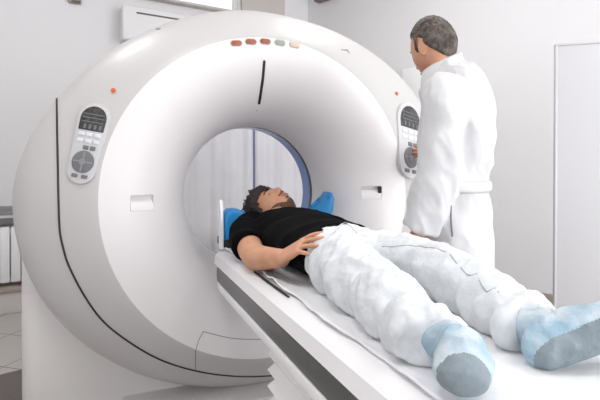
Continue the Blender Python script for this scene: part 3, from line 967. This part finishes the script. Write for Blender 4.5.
# trunk and legs under the clothes
tube(bm, [(0.03, -0.01, 0.85, 0.12, 0.055), (0.03, -0.07, 0.845, 0.17, 0.078), (0.03, -0.2, 0.845, 0.165, 0.088), (0.02, -0.38, 0.84, 0.145, 0.082), (0.02, -0.52, 0.835, 0.15, 0.078), (0.02, -0.74, 0.832, 0.145, 0.075)], seg=28, cap=0.4)
LEG_R = [(-0.065, -0.74, 0.83), (-0.08, -0.88, 0.827), (-0.10, -1.03, 0.822), (-0.12, -1.16, 0.812), (-0.135, -1.285, 0.800)]
LEG_L = [(0.115, -0.72, 0.83), (0.145, -0.86, 0.827), (0.155, -1.0, 0.826), (0.14, -1.15, 0.808), (0.110, -1.30, 0.794)]
for LG in (LEG_R, LEG_L):
    tube(bm, [LG[0] + (0.066,), LG[1] + (0.058,), LG[2] + (0.046,), LG[3] + (0.042,), LG[4] + (0.033,)], seg=18)
WR_R = (-0.182, -0.610, 0.826)
tube(bm, [(-0.11, -0.06, 0.85, 0.055), (-0.152, -0.10, 0.84, 0.054), (-0.182, -0.23, 0.81, 0.052), (-0.203, -0.36, 0.795, 0.048), (-0.205, -0.42, 0.795, 0.048), (-0.198, -0.50, 0.806, 0.041), WR_R + (0.030,)], seg=18)
hand(bm, WR_R, (0.34, -0.72, 0.46), (-0.62, 0.05, 0.78), -1, curl=(0.22, 0.22, 0.25, 0.3), spread=0.30, sc=1.10)
tube(bm, [(0.19, -0.06, 0.85, 0.055), (0.235, -0.10, 0.84, 0.052), (0.262, -0.22, 0.81, 0.046), (0.262, -0.33, 0.792, 0.042), (0.248, -0.42, 0.793, 0.039), (0.228, -0.55, 0.80, 0.027)], seg=18)
hand(bm, (0.228, -0.55, 0.80), (-0.05, -1, -0.12), (0.5, 0.05, 0.8), 1, curl=(0.3, 0.35, 0.4, 0.45), sc=0.96)
for f0, f1 in (((-0.132, -1.27, 0.80), (-0.115, -1.36, 0.795)), ((0.10, -1.28, 0.797), (0.075, -1.37, 0.79))):
    tube(bm, [f0 + (0.032,), f1 + (0.028,)], seg=14)
me = skin_union(bm, 0.0042, 3, 0.5)
add_me('body', me, M['skin'], pat)
face_parts(ph, pat)

def p_hair(d, p):
    # crown, sides and back; open at the face
    line = 0.072 if d.y > 0.1 else -0.02
    front = d.y * 0.097
    h = 0.022 + 0.010 * max(0, min(1, (p.z - 0.02) / 0.05))
    lim = 0.054 - 0.11 * max(0, 0.55 - d.y) if d.y < 0.55 else 0.054
    lim = max(lim, -0.085)
    k = (p.z - lim) / 0.02
    if d.y > 0.30 and abs(d.x) > 0.55: k = min(k, (p.z - 0.035) / 0.02)
    return -0.004 + (h + 0.004) * max(0, min(1, k + 0.5)) - (0.01 if k < -0.6 else 0)
t = shell(ph, p_hair, 5, 0.012, 40)
bm = NB(); merge(bm, t)
for k in range(260):                                    # loose wavy locks
    a = random.uniform(0, 2 * PI); z = random.uniform(-0.35, 1.0)
    d = V((math.cos(a) * math.sqrt(max(0, 1 - z * z)), math.sin(a) * math.sqrt(max(0, 1 - z * z)), z)).normalized()
    p = head_point(d)
    if p_hair(d, p) < 0.006 or (d.y > 0.25 and p.z < 0.06): continue
    n = V((d.x, d.y, d.z)); flow = V((d.x * 0.8 + random.uniform(-.6, .6), -0.5 + random.uniform(-.6, .6), -0.6 * d.z + random.uniform(-.5, .6)))
    flow = (flow - n * flow.dot(n) * 0.8).normalized()
    L = random.uniform(0.035, 0.06); pts = []
    for i in range(5):
        f = i / 4
        q = p + n * (0.021 + 0.016 * math.sin(f * 2.6)) + flow * L * f + V((random.uniform(-1, 1), random.uniform(-1, 1), random.uniform(-1, 1))) * 0.004
        q = ph @ q; pts.append((q.x, q.y, q.z, 0.0065 * (1 - 0.7 * f), 0.004 * (1 - 0.6 * f)))
    tube(bm, pts, up=(0, 0, 1), seg=6, sub=2, cap=1.0)
obj('hair', bm, M['hair'], pat, ang=60)

def p_beard(d, p):
    if d.y < -0.05: return -0.01
    z = p.z; ax = abs(p.x)
    ok = -0.01
    top = -0.084 + 1.25 * max(0, ax - 0.024)            # jaw line rising to the ears
    if z < top and z < -0.03: ok = 0.0018
    if -0.054 < z < -0.041 and ax < 0.031: ok = 0.0035     # moustache
    if ax < 0.012 and -0.082 < z < -0.07: ok = 0.002
    return ok
t = shell(ph, p_beard, 6, 0.0012, 220)
bm = NB(); merge(bm, t); obj('beard', bm, M['beard'], pat, recalc=True, ang=80)

# T-shirt
bm = NB()
tube(bm, [(0.032, 0.022, 0.872, 0.085, 0.052), (0.035, -0.012, 0.85, 0.15, 0.072), (0.04, -0.07, 0.845, 0.195, 0.092), (0.038, -0.2, 0.845, 0.184, 0.100), (0.022, -0.38, 0.842, 0.17, 0.098), (0.02, -0.52, 0.838, 0.166, 0.096), (0.02, -0.655, 0.837, 0.168, 0.097)], seg=36, cap=0.12)
tube(bm, [(-0.10, -0.05, 0.855, 0.075), (-0.155, -0.10, 0.842, 0.070), (-0.184, -0.20, 0.822, 0.067), (-0.193, -0.262, 0.810, 0.066)], seg=22, cap=0.08)
tube(bm, [(0.18, -0.05, 0.855, 0.072), (0.235, -0.10, 0.842, 0.068), (0.26, -0.19, 0.82, 0.064), (0.264, -0.235, 0.81, 0.062)], seg=22, cap=0.08)
me = skin_union(bm, 0.006, 5)
def wr_shirt(p, n):
    a = noise.noise(V((p.x * 9 + p.y * 12, p.y * 5 - p.x * 3, p.z * 6)))
    b = noise.noise(V((p.x * 22 - p.y * 9, p.y * 14, p.z * 14 + 4)))
    return 0.005 * (1 - abs(a) * 2.4) + 0.002 * b
wrinkle(me, wr_shirt)
def slant(p):
    w = max(0, min(1, (-0.34 - p.y) / 0.2)) * max(0, min(1, (p.y + 0.92) / 0.16))
    p.y += (p.x - 0.02) * 0.30 * w
for v in me.vertices:
    slant(v.co); v.co.z = max(v.co.z, TZ + 0.009)
add_me('t_shirt', me, M['shirt'], pat)

# jeans
bm = NB()
tube(bm, [(0.02, -0.61, 0.836, 0.158, 0.088), (0.02, -0.67, 0.836, 0.166, 0.093), (0.02, -0.74, 0.834, 0.166, 0.092), (0.025, -0.79, 0.832, 0.15, 0.078)], seg=32, cap=0.15)
def leg(LG, rs):
    tube(bm, [(p[0], p[1], p[2], a, b) for p, (a, b) in zip(LG, rs)], seg=24, cap=0.1)
leg(LEG_R, ((0.092, 0.092), (0.088, 0.087), (0.080, 0.077), (0.075, 0.066), (0.066, 0.058)))
leg(LEG_L, ((0.092, 0.092), (0.088, 0.086), (0.080, 0.078), (0.074, 0.064), (0.066, 0.054)))
tube(bm, [(-0.125, -1.22, 0.803, 0.072, 0.062), (-0.138, -1.30, 0.80, 0.076, 0.057)], seg=20, cap=0.1)
tube(bm, [(0.122, -1.22, 0.80, 0.072, 0.056), (0.105, -1.325, 0.795, 0.080, 0.052)], seg=20, cap=0.1)
me = skin_union(bm, 0.006, 4)
def wr_jeans(p, n):
    a = noise.noise(V((p.x * 7 + p.y * 3, p.y * 11 + p.x * 8, p.z * 6)))
    b = noise.noise(V((p.x * 16 - p.y * 12, p.y * 17 + 3, p.z * 13)))
    cuff = max(0, min(1, (-1.08 - p.y) / 0.2))
    c = math.sin(p.y * 95 + 5 * noise.noise(V((p.x * 6, p.y * 4, p.z * 6)))) * cuff
    knee = math.exp(-((p.y + 0.42) / 0.16) ** 2)
    d = noise.noise(V((p.x * 9 + p.y * 6, p.y * 30 - p.x * 14, p.z * 10)))
    e = noise.noise(V((p.x * 30 + p.y * 9, p.y * 7 + 2, p.z * 20)))
    return 0.013 * (1 - abs(a) * 2.6) - 0.006 + 0.007 * b * (1 + cuff) + 0.004 * c + 0.007 * (0.6 - abs(d) * 2) * (0.5 + 0.5 * knee) + 0.004 * (0.6 - abs(e) * 2)
wrinkle(me, wr_jeans)
for v in me.vertices:
    slant(v.co); v.co.z = max(v.co.z, TZ + 0.0085)
jn = add_me('jeans', me, M['jeans'], pat)
jb = bmesh.new(); jb.from_mesh(me); jb.transform(wm(pat)); jbv = BVHTree.FromBMesh(jb); jb.free()
def on_jeans(x, y, lift=0.0):
    h = jbv.ray_cast(V((x, y, 1.3)), V((0, 0, -1)))
    return h[0] + h[1] * lift
bm = NB()
for path in ([(0.02, -0.665), (0.022, -0.70), (0.03, -0.79)], [(-0.145, -0.73), (-0.11, -0.76), (-0.07, -0.76), (-0.02, -0.70)], [(0.16, -0.64), (0.15, -0.69), (0.12, -0.72), (0.07, -0.68)],
             [(0.06, -0.83), (0.095, -0.92), (0.12, -1.02), (0.105, -1.15), (0.075, -1.26)]):
    P = []
    for q in catmull(path, 6):
        h = jbv.ray_cast(V((q[0], q[1], 1.3)), V((0, 0, -1)))
        if h[0] is not None: P.append(tuple(h[0]) + (0.0017, 0.0014))
    tube(bm, P, seg=6, sub=1)
obj('stitched_seam', bm, M['seam'], jn)
bm = NB(); h = on_jeans(0.02, -0.672, 0.002); ball(bm, h, (0.008, 0.008, 0.004), sub=2); obj('button', bm, M['pipe'], jn)

# shoe covers
def shoe_cover(heel, toe, up, ankle, seed, sole_dir, thr, sc=1.0):
    heel, toe, up, ankle = V(heel), V(toe), V(up), V(ankle)
    ax = (toe - heel).normalized()
    u = (up - ax * up.dot(ax)).normalized()
    L = (toe - heel).length
    pts = []
    for f, w_, h, o in ((0.0, 0.036, 0.040, 0.012), (0.15, 0.040, 0.047, 0.016), (0.38, 0.043, 0.048, 0.016), (0.62, 0.051, 0.041, 0.008), (0.82, 0.052, 0.034, 0.0), (1.0, 0.040, 0.026, -0.004)):
        q = heel + ax * (L * f) + u * o
        pts.append((q.x, q.y, q.z, w_ * sc, h * sc))
    bm = NB()
    tube(bm, pts, up=tuple(u), seg=28, cap=0.85)
    q0 = heel + ax * (L * 0.16) + u * 0.02
    tube(bm, [tuple(q0) + (0.042 * sc,), tuple(q0.lerp(ankle, 0.6)) + (0.041 * sc,), tuple(ankle) + (0.042 * sc,)], up=tuple(ax), seg=22, cap=0.1)
    me = skin_union(bm, 0.003, 8)
    def wr(p, n):
        a = noise.noise(p * 18 + V((seed, 0, 0))); b = noise.noise(p * 40 + V((seed, 5, 0)))
        flat = max(0, -n.dot(u))
        return (0.008 * (1 - abs(a) * 2.2) + 0.003 * b) * (1 - 0.75 * flat)
    wrinkle(me, wr)
    for v in me.vertices: v.co.z = max(v.co.z, TZ + 0.009)
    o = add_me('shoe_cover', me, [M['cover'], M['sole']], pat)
    me.update()
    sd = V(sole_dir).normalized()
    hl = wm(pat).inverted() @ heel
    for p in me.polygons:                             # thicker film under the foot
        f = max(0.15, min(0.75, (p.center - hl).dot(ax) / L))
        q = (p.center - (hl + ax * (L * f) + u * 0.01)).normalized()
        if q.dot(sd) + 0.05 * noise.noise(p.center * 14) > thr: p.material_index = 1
    bm = NB(); k = 28; R = []
    e = (ankle - q0).normalized(); a = e.orthogonal().normalized(); b = e.cross(a)
    P = [ankle - e * 0.004 + (a * math.cos(i * 2 * PI / k) + b * math.sin(i * 2 * PI / k)) * (0.041 + 0.003 * math.sin(i * 5)) for i in range(k + 1)]
    tube(bm, [tuple(q) + (0.0055,) for q in P], up=tuple(e), seg=8, sub=1)
    for v in bm.verts: v.co.z = max(v.co.z, TZ + 0.009)
    obj('elastic_cuff', bm, M['cover'], o)
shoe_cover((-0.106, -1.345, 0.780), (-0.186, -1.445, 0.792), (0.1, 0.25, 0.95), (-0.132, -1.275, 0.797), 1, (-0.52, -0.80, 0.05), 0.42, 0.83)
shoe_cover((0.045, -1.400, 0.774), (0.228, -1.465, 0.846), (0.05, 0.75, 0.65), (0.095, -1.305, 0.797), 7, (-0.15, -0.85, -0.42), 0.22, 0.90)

# ---- the doctor
fw = V((-0.79, 0.61, 0)).normalized(); rt_ = V((fw.y, -fw.x, 0))
dc = V((0.520, -0.598, 0))
doc = thing('person', 'man in white doctor coat standing with his back turned beside the scanner', 'person', tuple(dc))
def D3(f, r, z): return tuple(dc + fw * f + rt_ * r + V((0, 0, z)))
dh = V((0.460, -0.570, 1.582))
hf = V((-0.13, 0.95, -0.30)).normalized()
hmx = basis(hf, (-0.06, 0.05, 1), dh) @ Matrix.Diagonal((0.97, 0.95, 1.05, 1))
bm = NB()
head_mesh(bm, hmx)
nk = D3(-0.0, 0.0, 1.42)
nm = dh + V((0.018, -0.012, -0.075))
tube(bm, [tuple(nm) + (0.058,), tuple(nm.lerp(V(nk), 0.5)) + (0.058,), nk + (0.075,)], up=tuple(fw), seg=22)
tube(bm, [D3(0, 0, 1.42) + (0.12, 0.065), D3(-0.01, 0, 1.33) + (0.16, 0.09), D3(0, 0, 1.15) + (0.14, 0.09), D3(0, 0, 0.98) + (0.14, 0.095), D3(0, 0, 0.85) + (0.14, 0.09)], up=tuple(fw), seg=24, cap=0.3)
for s in (-1, 1):
    tube(bm, [D3(0, s * 0.085, 0.88) + (0.08,), D3(0.01, s * 0.09, 0.5) + (0.055,), D3(0, s * 0.095, 0.28) + (0.05,), D3(-0.01, s * 0.095, 0.09) + (0.036,)], up=tuple(fw), seg=16)
# left arm hangs forward, hand towards the patient's thigh
LS, LE, LWR = V((0.372, -0.737, 1.375)), V((0.358, -0.728, 1.10)), V((0.316, -0.672, 0.888))
tube(bm, [tuple(LS) + (0.05,), tuple(LS.lerp(LE, 0.5)) + (0.046,), tuple(LE) + (0.041,), tuple(LE.lerp(LWR, 0.4)) + (0.04,), tuple(LWR) + (0.028,)], up=tuple(fw), seg=16)
hand(bm, LWR, (-0.35, 0.22, -1.0), (-0.5, -0.6, 0.2), 1, curl=(0.35, 0.4, 0.45, 0.5), sc=0.95)
# right arm reaches for the control panel
RS = V(D3(0.02, 0.19, 1.375)); pn, pnn = hit(409, 151)
RWR = pn + pnn * 0.02 + V((0.075, -0.11, -0.03)); RE = V((0.80, -0.33, 1.13))
tube(bm, [tuple(RS) + (0.05,), tuple(RS.lerp(RE, 0.5)) + (0.046,), tuple(RE) + (0.041,), tuple(RE.lerp(RWR, 0.4)) + (0.039,), tuple(RWR) + (0.027,)], up=(0, 0, 1), seg=16)
hd = (pn + pnn * 0.022 - RWR)
hand(bm, RWR, hd, (-0.75, -0.55, 0.5), 1, curl=(0.12, 0.2, 0.3, 0.4), spread=0.05, sc=0.92)
me = skin_union(bm, 0.0042, 3)
add_me('body', me, M['skin2'], doc)
face_parts(hmx, doc)
def d_hair(d, p):
    if d.y > 0.15: lim = 0.070 - 0.035 * max(0, abs(d.x) - 0.5)
    elif d.y > -0.25: lim = 0.020 + (d.y + 0.25) * 0.10
    else: lim = -0.075 + (d.y + 1) * 0.10
    if abs(d.x) > 0.75 and 0.02 < d.y < 0.2: lim = min(lim, -0.012)   # sideburn
    k = (p.z - lim) / 0.016
    return -0.004 + 0.0125 * max(0, min(1, k + 0.4)) - (0.01 if k < -0.5 else 0)
t = shell(hmx, d_hair, 6, 0.0022, 150)
bm = NB(); merge(bm, t); obj('hair', bm, M['greyhair'], doc, ang=80)

# coat: torso, skirt and sleeves as one cloth
bm = NB()
tube(bm, [D3(0.03, 0, 1.515) + (0.072, 0.066), D3(0.015, 0, 1.475) + (0.115, 0.090), D3(-0.01, 0, 1.425) + (0.185, 0.115), D3(-0.025, 0, 1.35) + (0.205, 0.130), D3(-0.025, 0, 1.22) + (0.195, 0.132), D3(-0.01, 0, 1.05) + (0.172, 0.125),
          D3(-0.01, 0, 0.95) + (0.185, 0.132), D3(-0.01, 0, 0.75) + (0.20, 0.142), D3(-0.01, 0, 0.55) + (0.21, 0.15), D3(-0.01, 0, 0.46) + (0.213, 0.152)], up=tuple(fw), seg=40, cap=0.05)
tube(bm, [tuple(LS + rt_ * 0.06 + V((0, 0, 0.02))) + (0.078,), tuple(LS - V((0, 0, 0.04))) + (0.080,), tuple(LS.lerp(LE, 0.5)) + (0.078,), tuple(LE) + (0.076,), tuple(LE.lerp(LWR, 0.5)) + (0.070,), tuple(LE.lerp(LWR, 0.93)) + (0.062,)], up=tuple(fw), seg=24, cap=0.06)
tube(bm, [tuple(RS - rt_ * 0.06 + V((0, 0, 0.02))) + (0.07,), tuple(RS) + (0.074,), tuple(RS.lerp(RE, 0.5)) + (0.068,), tuple(RE) + (0.062,), tuple(RE.lerp(RWR, 0.5)) + (0.055,), tuple(RE.lerp(RWR, 0.88)) + (0.048,)], up=(0, 0, 1), seg=24, cap=0.06)
me = skin_union(bm, 0.007, 5)
def wr_coat(p, n):
    a = noise.noise(V((p.x * 9, p.y * 9, p.z * 4.5 + p.x * 5)))
    b = noise.noise(V((p.x * 14 + 3, p.y * 14, p.z * 14)))
    el = math.exp(-((p.z - 1.05) / 0.12) ** 2)
    sk = max(0, 0.98 - p.z)
    c = noise.noise(V((p.x * 22 + p.z * 6, p.y * 22, p.z * 9 - p.y * 8)))
    return 0.011 * (1 - abs(a) * 2.5) - 0.004 + 0.006 * b * (0.5 + el) + 0.005 * (0.6 - abs(c) * 2) + 0.018 * sk * noise.noise(V((p.x * 11, p.y * 11, 0)))
wrinkle(me, wr_coat)
coat = add_me('lab_coat', me, M['coat'], doc)
# collar
bm = NB(); R = []
for k in range(25):
    a = math.radians(-132 + 264 * k / 24)            # open at the throat
    o = V((0.005, 0.0, 0)) - fw * 0.01
    rr0, rr1, rr2 = 0.074, 0.080, 0.098
    dirv = -fw * math.cos(a) + rt_ * math.sin(a)
    e = (abs(a) / 2.3) ** 1.5
    zt = 1.565 - 0.075 * e
    c = V((dc.x, dc.y, 0)) + fw * (0.035 + 0.02 * e)
    R.append([bm.verts.new(c + dirv * 0.078 + V((0, 0, zt - 0.06))), bm.verts.new(c + dirv * 0.071 + V((0, 0, zt))), bm.verts.new(c + dirv * 0.077 + V((0, 0, zt + 0.005))), bm.verts.new(c + dirv * (0.090 + 0.006 * e) + V((0, 0, zt - 0.055 - 0.02 * e)))])
for a, b in zip(R, R[1:]):
    for j in range(3): bm.faces.new((a[j], a[j + 1], b[j + 1], b[j]))
me = evaluated(bm, [('SOLIDIFY', dict(thickness=0.004)), ('SUBSURF', dict(levels=1))])
add_me('collar', me, M['coat'], coat)
# belt across the back
bm = NB()
cbm = bmesh.new(); cbm.from_mesh(coat.data); cbm.transform(wm(doc)); cbv = BVHTree.FromBMesh(cbm); cbm.free()
ring = []
for k in range(0, 25):
    a = math.radians(-118 + 206 * k / 24)
    dirv = -fw * math.cos(a) + rt_ * -math.sin(a) * -1
    row = []
    for z in (1.075, 1.068, 1.036, 1.03):
        h = cbv.ray_cast(V((dc.x, dc.y, z)) + dirv * 0.5, -dirv)
        base = h[0] if h[0] is not None else V((dc.x, dc.y, z)) + dirv * 0.15
        rad = min((base - V((dc.x, dc.y, z))).length, 0.2)
        off = 0.015 if 1.034 < z < 1.07 else 0.006
        row.append(bm.verts.new(V((dc.x, dc.y, z)) + dirv * (rad + off)))
    ring.append(row)
for a, b in zip(ring, ring[1:]):
    for j in range(3): bm.faces.new((a[j], a[j + 1], b[j + 1], b[j]))
me = evaluated(bm, [('SMOOTH', dict(iterations=3, factor=0.5)), ('SOLIDIFY', dict(thickness=0.005))])
add_me('back_belt', me, M['coat'], coat)
# side pocket opening
P = []
for u, v in ((451, 206), (451, 214), (451.5, 224), (452.5, 236)):
    h = cbv.ray_cast(CAM, ray(u, v).normalized())
    if h[0] is not None: P.append(tuple(h[0]) + (0.0035, 0.003))
if len(P) > 2:
    bm = NB(); tube(bm, P, up=(0, -1, 0), seg=8, sub=3); obj('pocket_opening', bm, M['pocketgap'], coat)
# trousers and shoes
bm = NB()
for s in (-1, 1):
    tube(bm, [D3(0, s * 0.085, 0.86) + (0.095,), D3(0.01, s * 0.09, 0.5) + (0.075,), D3(0, s * 0.095, 0.28) + (0.07,), D3(-0.01, s * 0.095, 0.07) + (0.07,)], up=tuple(fw), seg=18, cap=0.1)
me = skin_union(bm, 0.01, 2); add_me('trousers', me, M['trouser'], doc)
for s in (-1, 1):
    bm = NB()
    tube(bm, [D3(-0.06, s * 0.095, 0.042) + (0.038, 0.038), D3(0.0, s * 0.095, 0.048) + (0.042, 0.044), D3(0.09, s * 0.10, 0.036) + (0.047, 0.033), D3(0.17, s * 0.10, 0.028) + (0.036, 0.024)], up=(0, 0, 1), seg=18, cap=0.8)
    for v in bm.verts: v.co.z = max(v.co.z, 0.002)
    obj('shoe', bm, M['shoe'], doc)

# ------------------------------------------------------------------ ceiling lamps
for i, (x, y) in enumerate(((-0.9, -1.3), (1.0, -1.9), (-1.5, 0.6), (1.1, 0.5))):
    lp = thing('ceiling_lamp', ('square ceiling lamp above the camera', 'square ceiling lamp over the foot of the table', 'square ceiling lamp left of the scanner', 'square ceiling lamp above the right of the scanner')[i], 'lamp', (x, y, HC - 0.06), 0, 'ceiling lamps')
    bm = NB(); box(bm, (x, y, HC - 0.03), (0.66, 0.66, 0.06), None, 0.006); obj('frame', bm, M['frame'], lp)
    bm = NB(); box(bm, (x, y, HC - 0.063), (0.6, 0.6, 0.008), None, 0.002); obj('diffuser', bm, M['lamp'], lp)
    ld = bpy.data.lights.new('lamp_light', 'AREA'); ld.shape = 'SQUARE'; ld.size = 0.6; ld.energy = 9; ld.color = (1.0, 0.985, 0.965)
    lo = bpy.data.objects.new('lamp_light', ld); COL.objects.link(lo); lo.parent = lp; lo.location = (0, 0, -0.012)

# daylight from the unseen windows behind the camera
w = bpy.data.worlds.new('World'); SC.world = w; w.use_nodes = True
w.node_tree.nodes['Background'].inputs['Color'].default_value = (0.97, 0.98, 1.0, 1)
w.node_tree.nodes['Background'].inputs['Strength'].default_value = 1.6

# ------------------------------------------------------------------ camera and view
cd = bpy.data.cameras.new('Camera'); cam = bpy.data.objects.new('Camera', cd); COL.objects.link(cam)
cd.sensor_width = 36; cd.lens = F / 600 * 36; cd.clip_start = 0.02
cam.location = CAM; cam.rotation_euler = (PI / 2 - PITCH, 0, -YAW)
cd.shift_y = -((200 - HOR) - F * math.tan(PITCH)) / 600
SC.camera = cam
SC.view_settings.view_transform = 'Standard'
SC.view_settings.look = 'None'
SC.view_settings.exposure = 0.48
SC.view_settings.gamma = 1.0
SC.view_settings.use_curve_mapping = False
